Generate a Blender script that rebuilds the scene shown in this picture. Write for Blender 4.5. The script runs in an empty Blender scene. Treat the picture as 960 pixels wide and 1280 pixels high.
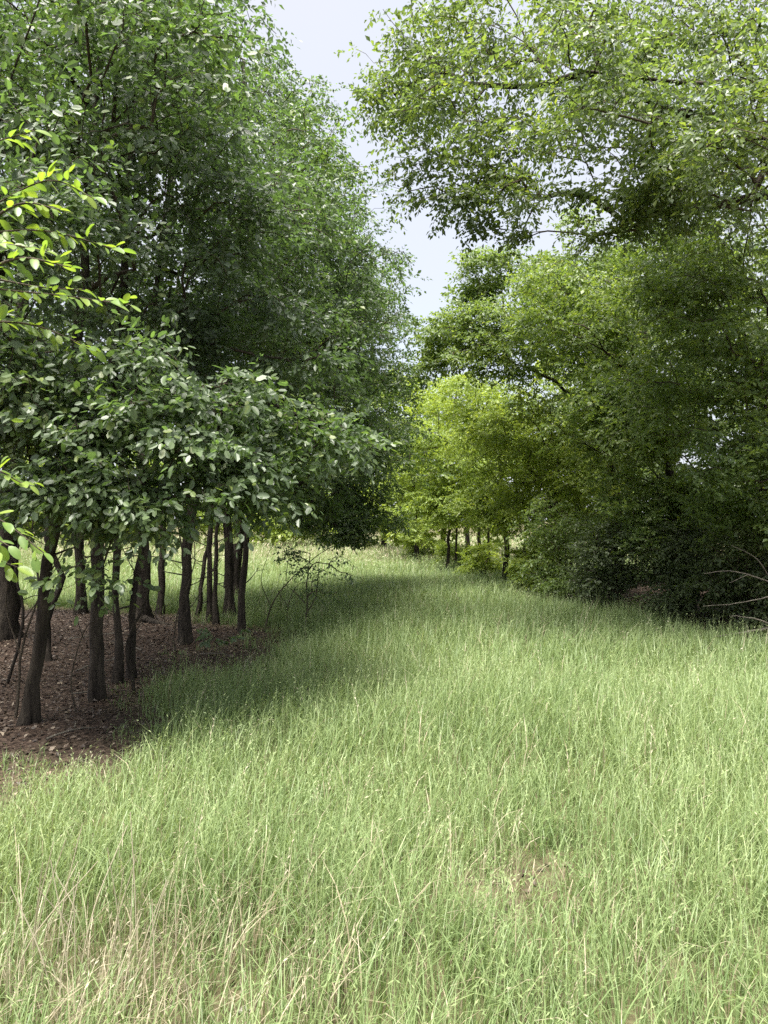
import bpy, math, random
import numpy as np
from mathutils import Vector, Matrix

R = math.radians
sc = bpy.context.scene
col = sc.collection

# ------------------------------------------------------------------ camera
cam_d = bpy.data.cameras.new('camera')
cam = bpy.data.objects.new('camera', cam_d)
col.objects.link(cam)
sc.camera = cam
EYE = 1.62
cam.location = (0, 0, EYE)
cam.rotation_euler = (R(90.6), 0, 0)
cam_d.sensor_fit = 'VERTICAL'
cam_d.sensor_height = 36
cam_d.angle_y = 2 * math.atan(640 / 928)
cam_d.clip_start = 0.05
cam_d.clip_end = 2000

# ------------------------------------------------------------------ sky
SUN_ELEV, SUN_AZ = 71.0, -154.0          # azimuth from straight ahead (+Y), positive to the right
world = bpy.data.worlds.new('World')
sc.world = world
world.use_nodes = True
wn = world.node_tree.nodes
wl = world.node_tree.links
bg = wn['Background']
sky = wn.new('ShaderNodeTexSky')
sky.sky_type = 'NISHITA'
sky.sun_disc = False
sky.sun_elevation = R(SUN_ELEV)
sky.sun_rotation = R(SUN_AZ)
sky.air_density = 1.0
sky.dust_density = 2.5
tc = wn.new('ShaderNodeTexCoord')
cn = wn.new('ShaderNodeTexNoise')
cn.inputs['Scale'].default_value = 2.2
cn.inputs['Detail'].default_value = 5
wl.new(tc.outputs['Generated'], cn.inputs['Vector'])
cr = wn.new('ShaderNodeMapRange')
cr.inputs['From Min'].default_value = 0.3
cr.inputs['From Max'].default_value = 0.7
cr.inputs['To Min'].default_value = 0.78
cr.inputs['To Max'].default_value = 0.98
wl.new(cn.outputs['Fac'], cr.inputs['Value'])
mixw = wn.new('ShaderNodeMix')
mixw.data_type = 'RGBA'
mixw.inputs[7].default_value = (2.02, 2.07, 2.25, 1)      # thin white overcast veil
wl.new(cr.outputs['Result'], mixw.inputs[0])
wl.new(sky.outputs['Color'], mixw.inputs[6])
wl.new(mixw.outputs[2], bg.inputs['Color'])
bg.inputs['Strength'].default_value = 0.13

# ------------------------------------------------------------------ sun
sd = bpy.data.lights.new('sun', 'SUN')
sun = bpy.data.objects.new('sun', sd)
col.objects.link(sun)
sd.energy = 5.0
sd.angle = R(30.0)
sd.color = (1.0, 0.955, 0.88)
el, az = R(SUN_ELEV), R(SUN_AZ)
sdir = Vector((math.sin(az) * math.cos(el), math.cos(az) * math.cos(el), math.sin(el)))
sun.rotation_euler = sdir.to_track_quat('Z', 'Y').to_euler()
sun.location = (0, 0, 30)

sc.view_settings.view_transform = 'Standard'
sc.view_settings.look = 'None'
sc.view_settings.exposure = 1.75
sc.view_settings.gamma = 1.0
sc.view_settings.use_curve_mapping = False
cy = sc.cycles
cy.max_bounces = 8
cy.diffuse_bounces = 6
cy.glossy_bounces = 1
cy.transmission_bounces = 6
cy.adaptive_threshold = 0.015
cy.transparent_max_bounces = 4
cy.use_denoising = False
cy.caustics_reflective = False
cy.caustics_refractive = False

rng = np.random.default_rng(7)


# ------------------------------------------------------------------ helpers
def tag(o, label=None, cat=None, group=None, kind=None):
    if label: o['label'] = label
    if cat: o['category'] = cat
    if group: o['group'] = group
    if kind: o['kind'] = kind
    return o


def empty(name, loc):
    o = bpy.data.objects.new(name, None)
    o.empty_display_size = 0.2
    o.location = loc
    col.objects.link(o)
    return o


def mesh_np(name, verts, faces_list, mats=(), tint=None, smooth=False):
    """verts (N,3); faces_list: list of (M,k) index arrays"""
    me = bpy.data.meshes.new(name)
    verts = np.asarray(verts, np.float32)
    me.vertices.add(len(verts))
    me.vertices.foreach_set('co', verts.ravel())
    loops, starts, n = [], [], 0
    for f in faces_list:
        f = np.asarray(f, np.int32)
        if len(f) == 0: continue
        k = f.shape[1]
        loops.append(f.ravel())
        starts.append(n + np.arange(len(f), dtype=np.int32) * k)
        n += len(f) * k
    loops = np.concatenate(loops); starts = np.concatenate(starts)
    me.loops.add(n)
    me.loops.foreach_set('vertex_index', loops)
    me.polygons.add(len(starts))
    me.polygons.foreach_set('loop_start', starts)
    me.polygons.foreach_set('use_smooth', np.full(len(starts), smooth))
    me.update(calc_edges=True)
    if tint is not None:
        a = me.attributes.new('tint', 'FLOAT', 'POINT')
        a.data.foreach_set('value', np.asarray(tint, np.float32))
    for m in mats: me.materials.append(m)
    return me


def obj(name, me, parent=None, kind=None, label=None):
    """mesh given in world space; the parent sits untransformed except for its location"""
    o = bpy.data.objects.new(name, me)
    col.objects.link(o)
    if parent is not None:
        o.parent = parent
        p = parent
        off = Vector((0, 0, 0))
        while p is not None:
            off += p.location
            p = p.parent
        o.matrix_parent_inverse = Matrix.Translation(-off)
    if kind: o['kind'] = kind
    if label: o['label'] = label
    return o


def unit(v):
    return v / np.maximum(np.linalg.norm(v, axis=-1, keepdims=True), 1e-9)


class Tubes:
    def __init__(s):
        s.v, s.f, s.n = [], [], 0

    def add(s, pts, rad, sides, rough=0.0, rg=None, mult=None):
        pts = np.asarray(pts, float); rad = np.asarray(rad, float)
        n = len(pts)
        t = np.empty_like(pts)
        t[1:-1] = pts[2:] - pts[:-2]; t[0] = pts[1] - pts[0]; t[-1] = pts[-1] - pts[-2]
        t = unit(t)
        ref = np.array([1.0, 0.13, 0.07]) if abs(t[0][2]) > 0.7 else np.array([0.05, 0.1, 1.0])
        a = unit(np.cross(t, ref)); b = np.cross(t, a)
        ang = np.arange(sides) * 2 * math.pi / sides
        rr = np.repeat(rad[:, None], sides, 1)
        if rough and rg is not None:
            prof = 1 + rough * rg.normal(size=(1, sides)) * 0.6 + rough * rg.normal(size=(n, sides)) * 0.4
            rr = rr * prof
        if mult is not None: rr = rr * mult
        ring = pts[:, None, :] + rr[..., None] * (np.cos(ang)[None, :, None] * a[:, None, :] + np.sin(ang)[None, :, None] * b[:, None, :])
        i = (np.arange(n - 1)[:, None] * sides + np.arange(sides)[None, :])
        j = (np.arange(n - 1)[:, None] * sides + (np.arange(sides)[None, :] + 1) % sides)
        f = np.stack([i, j, j + sides, i + sides], -1).reshape(-1, 4) + s.n
        s.v.append(ring.reshape(-1, 3)); s.f.append(f); s.n += n * sides

    def mesh(s, name, mat, smooth=True, tint=.6):
        return mesh_np(name, np.concatenate(s.v), [np.concatenate(s.f)], [mat], smooth=smooth, tint=np.full(s.n, tint))


def smooth_path(pts, step=0.15):
    """Catmull-Rom through pts, resampled"""
    P = np.asarray(pts, float)
    if len(P) == 2:
        n = max(2, int(np.linalg.norm(P[1] - P[0]) / step) + 1)
        return P[0] + (P[1] - P[0]) * np.linspace(0, 1, n)[:, None]
    Q = np.vstack([2 * P[0] - P[1], P, 2 * P[-1] - P[-2]])
    out = []
    for i in range(1, len(Q) - 2):
        n = max(2, int(np.linalg.norm(Q[i + 1] - Q[i]) / step))
        t = np.linspace(0, 1, n, endpoint=False)[:, None]
        a, b, c, d = Q[i - 1], Q[i], Q[i + 1], Q[i + 2]
        out.append(0.5 * (2 * b + (c - a) * t + (2 * a - 5 * b + 4 * c - d) * t ** 2 + (3 * b - a - 3 * c + d) * t ** 3))
    out.append(P[-1:])
    return np.vstack(out)


# value noise for terrain and scatter masks
_tab = np.random.default_rng(3).random((256, 256))
def vnoise(x, y, s):
    x = np.asarray(x, float) / s + 100.3; y = np.asarray(y, float) / s + 57.7
    xi = np.floor(x).astype(int); yi = np.floor(y).astype(int)
    fx = x - xi; fy = y - yi
    fx = fx * fx * (3 - 2 * fx); fy = fy * fy * (3 - 2 * fy)
    g = lambda i, j: _tab[i % 256, j % 256]
    return (g(xi, yi) * (1 - fx) + g(xi + 1, yi) * fx) * (1 - fy) + (g(xi, yi + 1) * (1 - fx) + g(xi + 1, yi + 1) * fx) * fy


def ground_h(x, y):
    x = np.asarray(x, float); y = np.asarray(y, float)
    near = np.clip((np.hypot(x, y) - 1) / 3, 0, 1)
    return near * ((vnoise(x, y, 2.6) - .5) * 0.07 + (vnoise(x + 9, y, 0.7) - .5) * 0.03 + (vnoise(x, y + 40, 11) - .5) * 0.12)


LE = np.array([(-6, -4.0), (0, -3.3), (3, -2.65), (4.2, -2.35), (5.9, -2.15), (8.2, -1.95), (9.9, -1.75), (11, -2.3), (12.0, -3.2), (13, -5.5), (14, -9), (15, -200)])
RE = np.array([(-6, 7), (0, 6), (7, 5.3), (9, 4.75), (10.5, 4.25), (13, 3.6), (16, 3.1), (18, 3.0), (19.5, 4.2), (21, 300)])
def grassy(x, y):
    """0 on the bare leaf-strewn woodland floor, 1 in the grass"""
    xl = np.interp(y, LE[:, 0], LE[:, 1]); xr = np.interp(y, RE[:, 0], RE[:, 1])
    n = (vnoise(x, y, 0.8) - .5) * 1.0 + (vnoise(x, y + 7, .3) - .5) * .5
    a = np.clip((x - xl + n * 1.5) / 1.5 + .25, 0, 1); b = np.clip((xr - x + n) / 0.6 + .3, 0, 1)
    g = np.minimum(a, b)
    for (px, py, r, k) in ((.50, 3.15, .26, .6), (.72, 3.45, .2, .45), (-1.0, 2.5, .42, .15), (-.55, 2.35, .3, .12), (-1.35, 9.2, .55, .6), (-.35, 3.6, .2, .4)):
        g = g * (1 - k * np.exp(-((x - px) ** 2 + ((y - py) * .8) ** 2) / r ** 2))
    return g


def dryness(x, y):
    d = .28 * np.exp(-((x + .95) / .7) ** 2 - ((y - 2.55) / .5) ** 2) * 1.7
    d = d + .4 * np.exp(-((x - .55) / .5) ** 2 - ((y - 3.2) / .45) ** 2)
    d = d + np.clip((y - 22) / 12, 0, .5) + .16 * np.clip((3.6 - y) / 1.5, 0, 1) + (vnoise(x, y, 1.1) - .5) * .2
    return np.clip(d, 0, 1)


# ------------------------------------------------------------------ materials
def mat_new(name):
    m = bpy.data.materials.new(name)
    m.use_nodes = True
    nt = m.node_tree
    return m, nt.nodes, nt.links, nt.nodes['Principled BSDF'], nt.nodes['Material Output']


def ramp(nodes, stops):
    r = nodes.new('ShaderNodeValToRGB')
    e = r.color_ramp.elements
    while len(e) < len(stops): e.new(0.5)
    for q, (p, c) in zip(e, stops):
        q.position = p; q.color = (*c, 1)
    return r


def leaf_mat(name, stops, trans, tfac=0.42, rough=0.42, spec=0.5):
    """thin leaf: glossy waxy face plus light passing through"""
    m, N, L, p, out = mat_new(name)
    at = N.new('ShaderNodeAttribute'); at.attribute_name = 'tint'
    geo = N.new('ShaderNodeNewGeometry')
    nz = N.new('ShaderNodeTexNoise'); nz.inputs['Scale'].default_value = 0.9; nz.inputs['Detail'].default_value = 2
    L.new(geo.outputs['Position'], nz.inputs['Vector'])
    ma = N.new('ShaderNodeMath'); ma.operation = 'MULTIPLY_ADD'
    ma.inputs[1].default_value = 0.7
    L.new(nz.outputs['Fac'], ma.inputs[0])
    sub = N.new('ShaderNodeMath'); sub.operation = 'SUBTRACT'; sub.inputs[1].default_value = 0.35
    oi = N.new('ShaderNodeObjectInfo')                         # every tree and every single big leaf a little different
    av = N.new('ShaderNodeMath'); av.operation = 'MULTIPLY_ADD'; av.inputs[1].default_value = .34
    L.new(oi.outputs['Random'], av.inputs[0]); L.new(at.outputs['Fac'], av.inputs[2])
    sub.inputs[1].default_value = .35 + .17
    L.new(av.outputs[0], sub.inputs[0]); L.new(sub.outputs[0], ma.inputs[2])
    r = ramp(N, stops)
    L.new(ma.outputs[0], r.inputs[0])
    L.new(r.outputs[0], p.inputs['Base Color'])
    p.inputs['Roughness'].default_value = rough
    p.inputs['Specular IOR Level'].default_value = spec
    tr = N.new('ShaderNodeBsdfTranslucent')
    mul = N.new('ShaderNodeMix'); mul.data_type = 'RGBA'; mul.blend_type = 'MULTIPLY'; mul.inputs[0].default_value = 1
    L.new(r.outputs[0], mul.inputs[6]); mul.inputs[7].default_value = (*trans, 1)
    L.new(mul.outputs[2], tr.inputs['Color'])
    mx = N.new('ShaderNodeMixShader'); mx.inputs[0].default_value = tfac
    L.new(p.outputs[0], mx.inputs[1]); L.new(tr.outputs[0], mx.inputs[2])
    L.new(mx.outputs[0], out.inputs['Surface'])
    return m


M_LEFT = leaf_mat('leaf_grey_green', [(0, (.064, .093, .051)), (.5, (.093, .134, .066)), (.85, (.118, .170, .064)), (1, (.165, .21, .058))], (1.6, 1.9, .85), .40, .47, .75)
M_RIGHT = leaf_mat('leaf_mid_green', [(0, (.070, .106, .050)), (.5, (.104, .152, .060)), (.85, (.14, .19, .062)), (1, (.19, .23, .06))], (1.9, 1.9, .75), .46, .45, .7)
M_BRIGHT = leaf_mat('leaf_yellow_green', [(0, (.15, .22, .045)), (.5, (.215, .29, .055)), (1, (.275, .34, .07))], (1.7, 1.6, .8), .48, .45, .5)
M_MID = leaf_mat('leaf_light_green', [(0, (.090, .142, .048)), (.5, (.136, .200, .056)), (.85, (.18, .24, .062)), (1, (.22, .265, .064))], (1.8, 1.75, .75), .48, .45, .6)
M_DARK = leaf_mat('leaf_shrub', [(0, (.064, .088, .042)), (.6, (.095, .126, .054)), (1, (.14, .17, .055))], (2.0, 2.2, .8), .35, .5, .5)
M_NEAR = leaf_mat('leaf_fresh', [(0, (.11, .19, .055)), (.5, (.16, .25, .06)), (1, (.24, .32, .06))], (1.7, 1.7, .7), .45, .42, .6)


def bark_mat(name, c0, c1, scale=1.0):
    m, N, L, p, out = mat_new(name)
    geo = N.new('ShaderNodeNewGeometry')
    mp = N.new('ShaderNodeMapping'); mp.inputs['Scale'].default_value = (20 * scale, 20 * scale, 3.6 * scale)
    L.new(geo.outputs['Position'], mp.inputs['Vector'])
    n1 = N.new('ShaderNodeTexNoise'); n1.inputs['Scale'].default_value = 1; n1.inputs['Detail'].default_value = 6; n1.inputs['Roughness'].default_value = .65
    L.new(mp.outputs[0], n1.inputs['Vector'])
    n2 = N.new('ShaderNodeTexNoise'); n2.inputs['Scale'].default_value = 2.3; n2.inputs['Detail'].default_value = 3
    L.new(geo.outputs['Position'], n2.inputs['Vector'])
    r = ramp(N, [(.32, c0), (.68, c1)])
    L.new(n1.outputs['Fac'], r.inputs[0])
    r2 = ramp(N, [(.35, (.75, .75, .75)), (.7, (1.25, 1.27, 1.2))])
    L.new(n2.outputs['Fac'], r2.inputs[0])
    mu = N.new('ShaderNodeMix'); mu.data_type = 'RGBA'; mu.blend_type = 'MULTIPLY'; mu.inputs[0].default_value = 1
    L.new(r.outputs[0], mu.inputs[6]); L.new(r2.outputs[0], mu.inputs[7])
    L.new(mu.outputs[2], p.inputs['Base Color'])
    p.inputs['Roughness'].default_value = .9
    p.inputs['Specular IOR Level'].default_value = .2
    b = N.new('ShaderNodeBump'); b.inputs['Strength'].default_value = 1.0; b.inputs['Distance'].default_value = .035
    L.new(n1.outputs['Fac'], b.inputs['Height']); L.new(b.outputs[0], p.inputs['Normal'])
    return m


M_BARK = bark_mat('bark_dark', (.015, .012, .010), (.078, .064, .051))
M_TWIG = bark_mat('bark_twig', (.045, .036, .028), (.13, .105, .08), 2)
M_DEAD = bark_mat('bark_dead', (.09, .078, .065), (.22, .195, .165), 2)


def grass_mat(name, stops, straw=False):
    m, N, L, p, out = mat_new(name)
    at = N.new('ShaderNodeAttribute'); at.attribute_name = 'tint'
    geo = N.new('ShaderNodeNewGeometry')
    nz = N.new('ShaderNodeTexNoise'); nz.inputs['Scale'].default_value = 0.8; nz.inputs['Detail'].default_value = 3
    L.new(geo.outputs['Position'], nz.inputs['Vector'])
    ma = N.new('ShaderNodeMath'); ma.operation = 'MULTIPLY_ADD'; ma.inputs[1].default_value = .7
    sub = N.new('ShaderNodeMath'); sub.operation = 'SUBTRACT'; sub.inputs[1].default_value = .35
    L.new(at.outputs['Fac'], sub.inputs[0]); L.new(nz.outputs['Fac'], ma.inputs[0]); L.new(sub.outputs[0], ma.inputs[2])
    r = ramp(N, stops)
    L.new(ma.outputs[0], r.inputs[0])
    L.new(r.outputs[0], p.inputs['Base Color'])
    p.inputs['Roughness'].default_value = .45
    p.inputs['Specular IOR Level'].default_value = .4
    tr = N.new('ShaderNodeBsdfTranslucent')
    mul = N.new('ShaderNodeMix'); mul.data_type = 'RGBA'; mul.blend_type = 'MULTIPLY'; mul.inputs[0].default_value = 1
    L.new(r.outputs[0], mul.inputs[6]); mul.inputs[7].default_value = (1.25, 1.25, .8, 1) if not straw else (1, 1, .9, 1)
    L.new(mul.outputs[2], tr.inputs['Color'])
    mx = N.new('ShaderNodeMixShader'); mx.inputs[0].default_value = .4
    L.new(p.outputs[0], mx.inputs[1]); L.new(tr.outputs[0], mx.inputs[2])
    L.new(mx.outputs[0], out.inputs['Surface'])
    return m


M_GRASS = grass_mat('grass_green', [(0, (.128, .192, .074)), (.45, (.198, .272, .114)), (.8, (.263, .334, .148)), (1, (.352, .415, .205))])
M_STRAW = grass_mat('grass_straw', [(0, (.30, .25, .165)), (.5, (.44, .385, .27)), (1, (.58, .53, .40))], True)


def ground_mat():
    m, N, L, p, out = mat_new('woodland_ground')
    geo = N.new('ShaderNodeNewGeometry')
    at = N.new('ShaderNodeAttribute'); at.attribute_name = 'tint'
    v = N.new('ShaderNodeTexVoronoi'); v.inputs['Scale'].default_value = 38
    L.new(geo.outputs['Position'], v.inputs['Vector'])
    n = N.new('ShaderNodeTexNoise'); n.inputs['Scale'].default_value = 3; n.inputs['Detail'].default_value = 8; n.inputs['Roughness'].default_value = .7
    L.new(geo.outputs['Position'], n.inputs['Vector'])
    sep = N.new('ShaderNodeSeparateColor'); L.new(v.outputs['Color'], sep.inputs[0])
    r1 = ramp(N, [(0, (.024, .016, .012)), (.55, (.052, .035, .026)), (1, (.105, .074, .055))])
    L.new(sep.outputs[0], r1.inputs[0])
    r2 = ramp(N, [(.25, (.06, .066, .028)), (.55, (.105, .095, .05)), (.8, (.14, .115, .075))])
    L.new(n.outputs['Fac'], r2.inputs[0])
    mx = N.new('ShaderNodeMix'); mx.data_type = 'RGBA'
    L.new(at.outputs['Fac'], mx.inputs[0]); L.new(r1.outputs[0], mx.inputs[6]); L.new(r2.outputs[0], mx.inputs[7])
    L.new(mx.outputs[2], p.inputs['Base Color'])
    p.inputs['Roughness'].default_value = .95
    p.inputs['Specular IOR Level'].default_value = .15
    b = N.new('ShaderNodeBump'); b.inputs['Strength'].default_value = .7; b.inputs['Distance'].default_value = .02
    L.new(v.outputs['Distance'], b.inputs['Height']); L.new(b.outputs[0], p.inputs['Normal'])
    return m


M_GROUND = ground_mat()

# ------------------------------------------------------------------ ground sheet
far = np.array([20, 28, 40, 60, 90, 140, 220, 350, 600.])
gx = np.concatenate([-far[::-1], np.arange(-15, 15.01, .3), far])
gy = np.concatenate([[-200, -80, -30, -12], np.arange(-5, 45.01, .3), [50, 60, 75, 100, 140, 220, 350, 700]])
X, Y = np.meshgrid(gx, gy)
Z = ground_h(X, Y)
nx_, ny_ = len(gx), len(gy)
idx = (np.arange(ny_ - 1)[:, None] * nx_ + np.arange(nx_ - 1)[None, :])
gf = np.stack([idx, idx + 1, idx + nx_ + 1, idx + nx_], -1).reshape(-1, 4)
me = mesh_np('ground', np.stack([X, Y, Z], -1).reshape(-1, 3), [gf], [M_GROUND], tint=grassy(X, Y).ravel(), smooth=True)
tag(obj('ground', me), 'woodland ground of brown soil and leaf litter under the grass', kind='structure')


# ------------------------------------------------------------------ leaves
def leaf_arrays(pos, d, n, ln, rg, w=.27, fold=.22, six=True):
    """every leaf a small folded blade; returns verts, faces, tint"""
    N = len(pos)
    d = unit(d); n = unit(n - d * (n * d).sum(-1, keepdims=True))
    s = np.cross(n, d)
    ln = ln[:, None]
    W = ln * w * rg.uniform(.8, 1.2, (N, 1))
    f = W * fold * rg.uniform(-.3, 1.6, (N, 1))
    droop = ln * rg.uniform(-.02, .22, (N, 1))
    tip = pos + d * ln - n * droop
    if six:
        l1 = pos + d * ln * .25 + s * W * .85 + n * f
        l2 = pos + d * ln * .72 + s * W * .88 + n * (f - droop * .35)
        r1 = pos + d * ln * .25 - s * W * .85 + n * f
        r2 = pos + d * ln * .72 - s * W * .88 + n * (f - droop * .35)
        v = np.stack([pos, r1, r2, tip, l2, l1], 1).reshape(-1, 3)
        b = np.arange(N)[:, None] * 6
        F = [np.concatenate([b + np.array([[0, 1, 2, 3]]), b + np.array([[0, 3, 4, 5]])])]
        k = 6
    else:
        l1 = pos + d * ln * .45 + s * W * 1.05 + n * f
        r1 = pos + d * ln * .45 - s * W * 1.05 + n * f
        v = np.stack([pos, r1, tip, l1], 1).reshape(-1, 3)
        b = np.arange(N)[:, None] * 4
        F = [np.concatenate([b + np.array([[0, 1, 2]]), b + np.array([[0, 2, 3]])])]
        k = 4
    t = np.clip(rg.beta(2.2, 2.6, N) + (rg.random(N) > .95) * .4, 0, 1)
    return v, F, np.repeat(t, k)


def spray_template(rg, nleaf, main=.42, flat=.35):
    """leaves of one leafy twig: positions, directions, normals in local space (x outward, z up)"""
    pos, d, n = [], [], []
    sides = max(3, int(nleaf / 8))
    per = max(2, int(nleaf / (sides + 1)))
    def line(p0, dr, length, m):
        for i in range(m):
            t = (i + .7) / m
            p = p0 + dr * length * t + np.array([0, 0, -.25 * length * t * t])
            sg = 1 if i % 2 else -1
            a = sg * rg.uniform(.5, 1.15) if i < m - 1 else rg.uniform(-.3, .3)
            c, s_ = math.cos(a), math.sin(a)
            dd = np.array([dr[0] * c - dr[1] * s_, dr[0] * s_ + dr[1] * c, dr[2] - .15 + rg.normal() * flat * .6])
            pos.append(p + rg.normal(size=3) * .006); d.append(dd)
            n.append(np.array([rg.normal() * flat, rg.normal() * flat, 1.0]))
    line(np.zeros(3), np.array([1.0, 0, 0]), main, per)
    for k in range(sides):
        t = (k + .5) / sides
        a = (1 if k % 2 else -1) * rg.uniform(.6, 1.1)
        dr = unit(np.array([math.cos(a), math.sin(a), rg.normal() * .3]))
        line(np.array([main * t * .85, 0, -.2 * main * t * t]), dr, main * (.62 - .3 * t) * rg.uniform(.8, 1.2), per)
    return np.array(pos), unit(np.array(d)), unit(np.array(n))


_trg = np.random.default_rng(11)
SPRAYS = {k: [spray_template(_trg, k) for _ in range(10)] for k in (16, 26, 36, 48)}


# ------------------------------------------------------------------ trees
LEAF_TOTAL = 0
def grow(base, trunk, r0, r1, blobs, seed, nleaf=36, leaf=.05, spray=1.0, clear=1.5, limbs=(), tip_r=.0034, up=.12,
         step=.45, shell=.45, droop=.25, tilt=.38, clump=.24):
    """skeleton + leaf arrays. blobs: (x, y, z, rx, ry, rz, tips) in world space."""
    rg = np.random.default_rng(seed)
    tp = smooth_path(trunk, .16)
    wob = np.cumsum(rg.normal(size=(len(tp), 2)) * .011, 0)
    tp[:, :2] += wob - wob[0]
    nt = len(tp)
    total = sum(int(b[6]) for b in blobs)
    cap = nt + 4000 + total * 14
    P = np.zeros((cap, 3)); par = np.full(cap, -1); plen = np.zeros(cap); minr = np.zeros(cap)
    P[:nt] = tp
    par[1:nt] = np.arange(nt - 1)
    plen[1:nt] = np.cumsum(np.linalg.norm(np.diff(tp, axis=0), axis=1))
    ok = np.zeros(cap, bool)
    ok[:nt] = tp[:, 2] > clear
    if not ok[:nt].any(): ok[nt - 1] = True
    n = nt
    def path(i0, pts):
        nonlocal n
        k = i0
        for q in pts:
            P[n] = q; par[n] = k; plen[n] = plen[k] + np.linalg.norm(P[k] - q); ok[n] = True
            k = n; n += 1
        return k
    def link(tip, wl=.22):
        nonlocal n
        dv = tip - P[:n]
        dist = np.sqrt((dv * dv).sum(1))
        cost = dist + wl * plen[:n] + np.where(ok[:n], 0, 1e6) + np.maximum(0, P[:n, 2] - tip[2]) * .35
        i = int(np.argmin(cost)); L = dist[i]
        m = max(2, int(L / step))
        t = np.linspace(0, 1, m + 1)[1:, None]
        a = P[i]
        j = rg.normal(size=(m, 3)) * .035 * min(L, 1.5)
        j[-1] = 0
        arc = np.sin(t * math.pi) * up * L
        pts = a + (tip - a) * t + j
        pts[:, 2] += arc[:, 0]
        return path(i, pts)
    limb_nodes = []
    for (pl, ra, rb) in limbs:
        lp = smooth_path(pl, .25)
        i = int(np.argmin(((P[:nt] - lp[0]) ** 2).sum(1)))
        k0 = n
        path(i, lp[1:])
        minr[k0:n] = np.linspace(ra, rb, n - k0)
    for b in blobs:                                            # one primary limb into every clump
        link(np.array(b[:3]) + rg.normal(size=3) * .15 * np.array(b[3:6]), .1)
    tips = []
    for b in blobs:
        m = int(b[6])
        mc = max(2, m // 11)                                    # tips gather into leafy clumps with gaps between
        u = unit(rg.normal(size=(mc, 3)))
        r = rg.random(mc) ** shell
        cc = np.array(b[:3]) + u * r[:, None] * np.array(b[3:6])
        q = min(b[3:6])
        tips.append(cc[rg.integers(0, mc, m)] + rg.normal(size=(m, 3)) * clump * np.array([1, 1, .5]) * np.clip(q, .4, 1.3))
    tips = np.concatenate(tips)
    tips = tips[tips[:, 2] > .25]
    cen = tp[ok[:nt]] if ok[:nt].any() else tp[-1:]
    dd = np.min(np.linalg.norm(tips[:, None, :] - cen[None, ::4, :], axis=2), 1) * rg.uniform(.85, 1.15, len(tips))
    ends, dirs = [], []
    for t in tips[np.argsort(dd)]:
        e = link(t)
        ends.append(e); dirs.append(P[e] - P[par[e]])
    # radii by the pipe model
    acc = np.zeros(n); nch = np.zeros(n, int)
    for i in range(nt, n):
        nch[par[i]] += 1
    rad = np.zeros(n)
    best = np.full(n, -1); bestr = np.zeros(n)
    for i in range(n - 1, nt - 1, -1):
        rad[i] = max(tip_r, acc[i] ** (1 / 2.2), minr[i])
        p = par[i]
        acc[p] += (rad[i] if minr[i] == 0 else max(tip_r, acc[i] ** (1 / 2.2))) ** 2.2
        if rad[i] > bestr[p]: bestr[p] = rad[i]; best[p] = i
    chains = []
    for i in range(nt, n):
        p = par[i]
        if p < nt or best[p] != i:
            ch = [p, i]
            while best[ch[-1]] >= 0: ch.append(best[ch[-1]])
            rr = rad[ch].copy(); rr[0] = rad[i] * 1.08
            if p < nt:                                          # seat the limb inside the trunk
                rr[0] = rad[i] * 1.25
            chains.append((P[ch], rr, p < nt))
    # leaves
    E = P[ends]; D = unit(np.array(dirs))
    D[:, 2] = D[:, 2] * .5 - droop * rg.random(len(D)) + .08
    D = unit(D + rg.normal(size=D.shape) * .28)
    Zu = unit(np.array([0, 0, 1.0]) + rg.normal(size=D.shape) * .22)
    Zu = unit(Zu - D * (Zu * D).sum(1, keepdims=True)); S = np.cross(Zu, D)
    scl = spray * rg.uniform(.75, 1.25, len(E))
    pick = rg.integers(0, 10, len(E))
    lp, ld, ln_ = [], [], []
    for k in range(10):
        q = np.where(pick == k)[0]
        if len(q) == 0: continue
        tp_, td, tn = SPRAYS[nleaf][k]
        B = np.stack([D[q], S[q], Zu[q]], 1)                    # rows = axes
        start = E[q] - D[q] * (.16 * scl[q])[:, None]
        lp.append((start[:, None, :] + np.einsum('lk,qkc->qlc', tp_, B) * scl[q][:, None, None]).reshape(-1, 3))
        ld.append(np.einsum('lk,qkc->qlc', td, B).reshape(-1, 3))
        ln_.append(np.einsum('lk,qkc->qlc', tn, B).reshape(-1, 3))
    lp = np.concatenate(lp); ld = np.concatenate(ld); ln_ = np.concatenate(ln_)
    # leaves tilt outwards, to the open light
    ax = np.array([np.interp(lp[:, 2], tp[:, 2], tp[:, 0]), np.interp(lp[:, 2], tp[:, 2], tp[:, 1])]).T
    outw = np.zeros_like(lp); outw[:, :2] = unit(lp[:, :2] - ax)
    ld = ld + rg.normal(size=ld.shape) * .25 - np.array([0, 0, .22]); ln_ = ln_ * .6 + outw * tilt + rg.normal(size=ln_.shape) * .38
    ll = leaf * np.clip(np.exp(rg.normal(size=len(lp)) * .27 - .07), .42, 1.5)
    rt = np.interp(np.arange(nt), [0, nt - 1], [r0, r1])
    return dict(rg=rg, tp=tp, rt=rt, chains=chains, lp=lp, ld=ld, ln=ln_, ll=ll)


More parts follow.
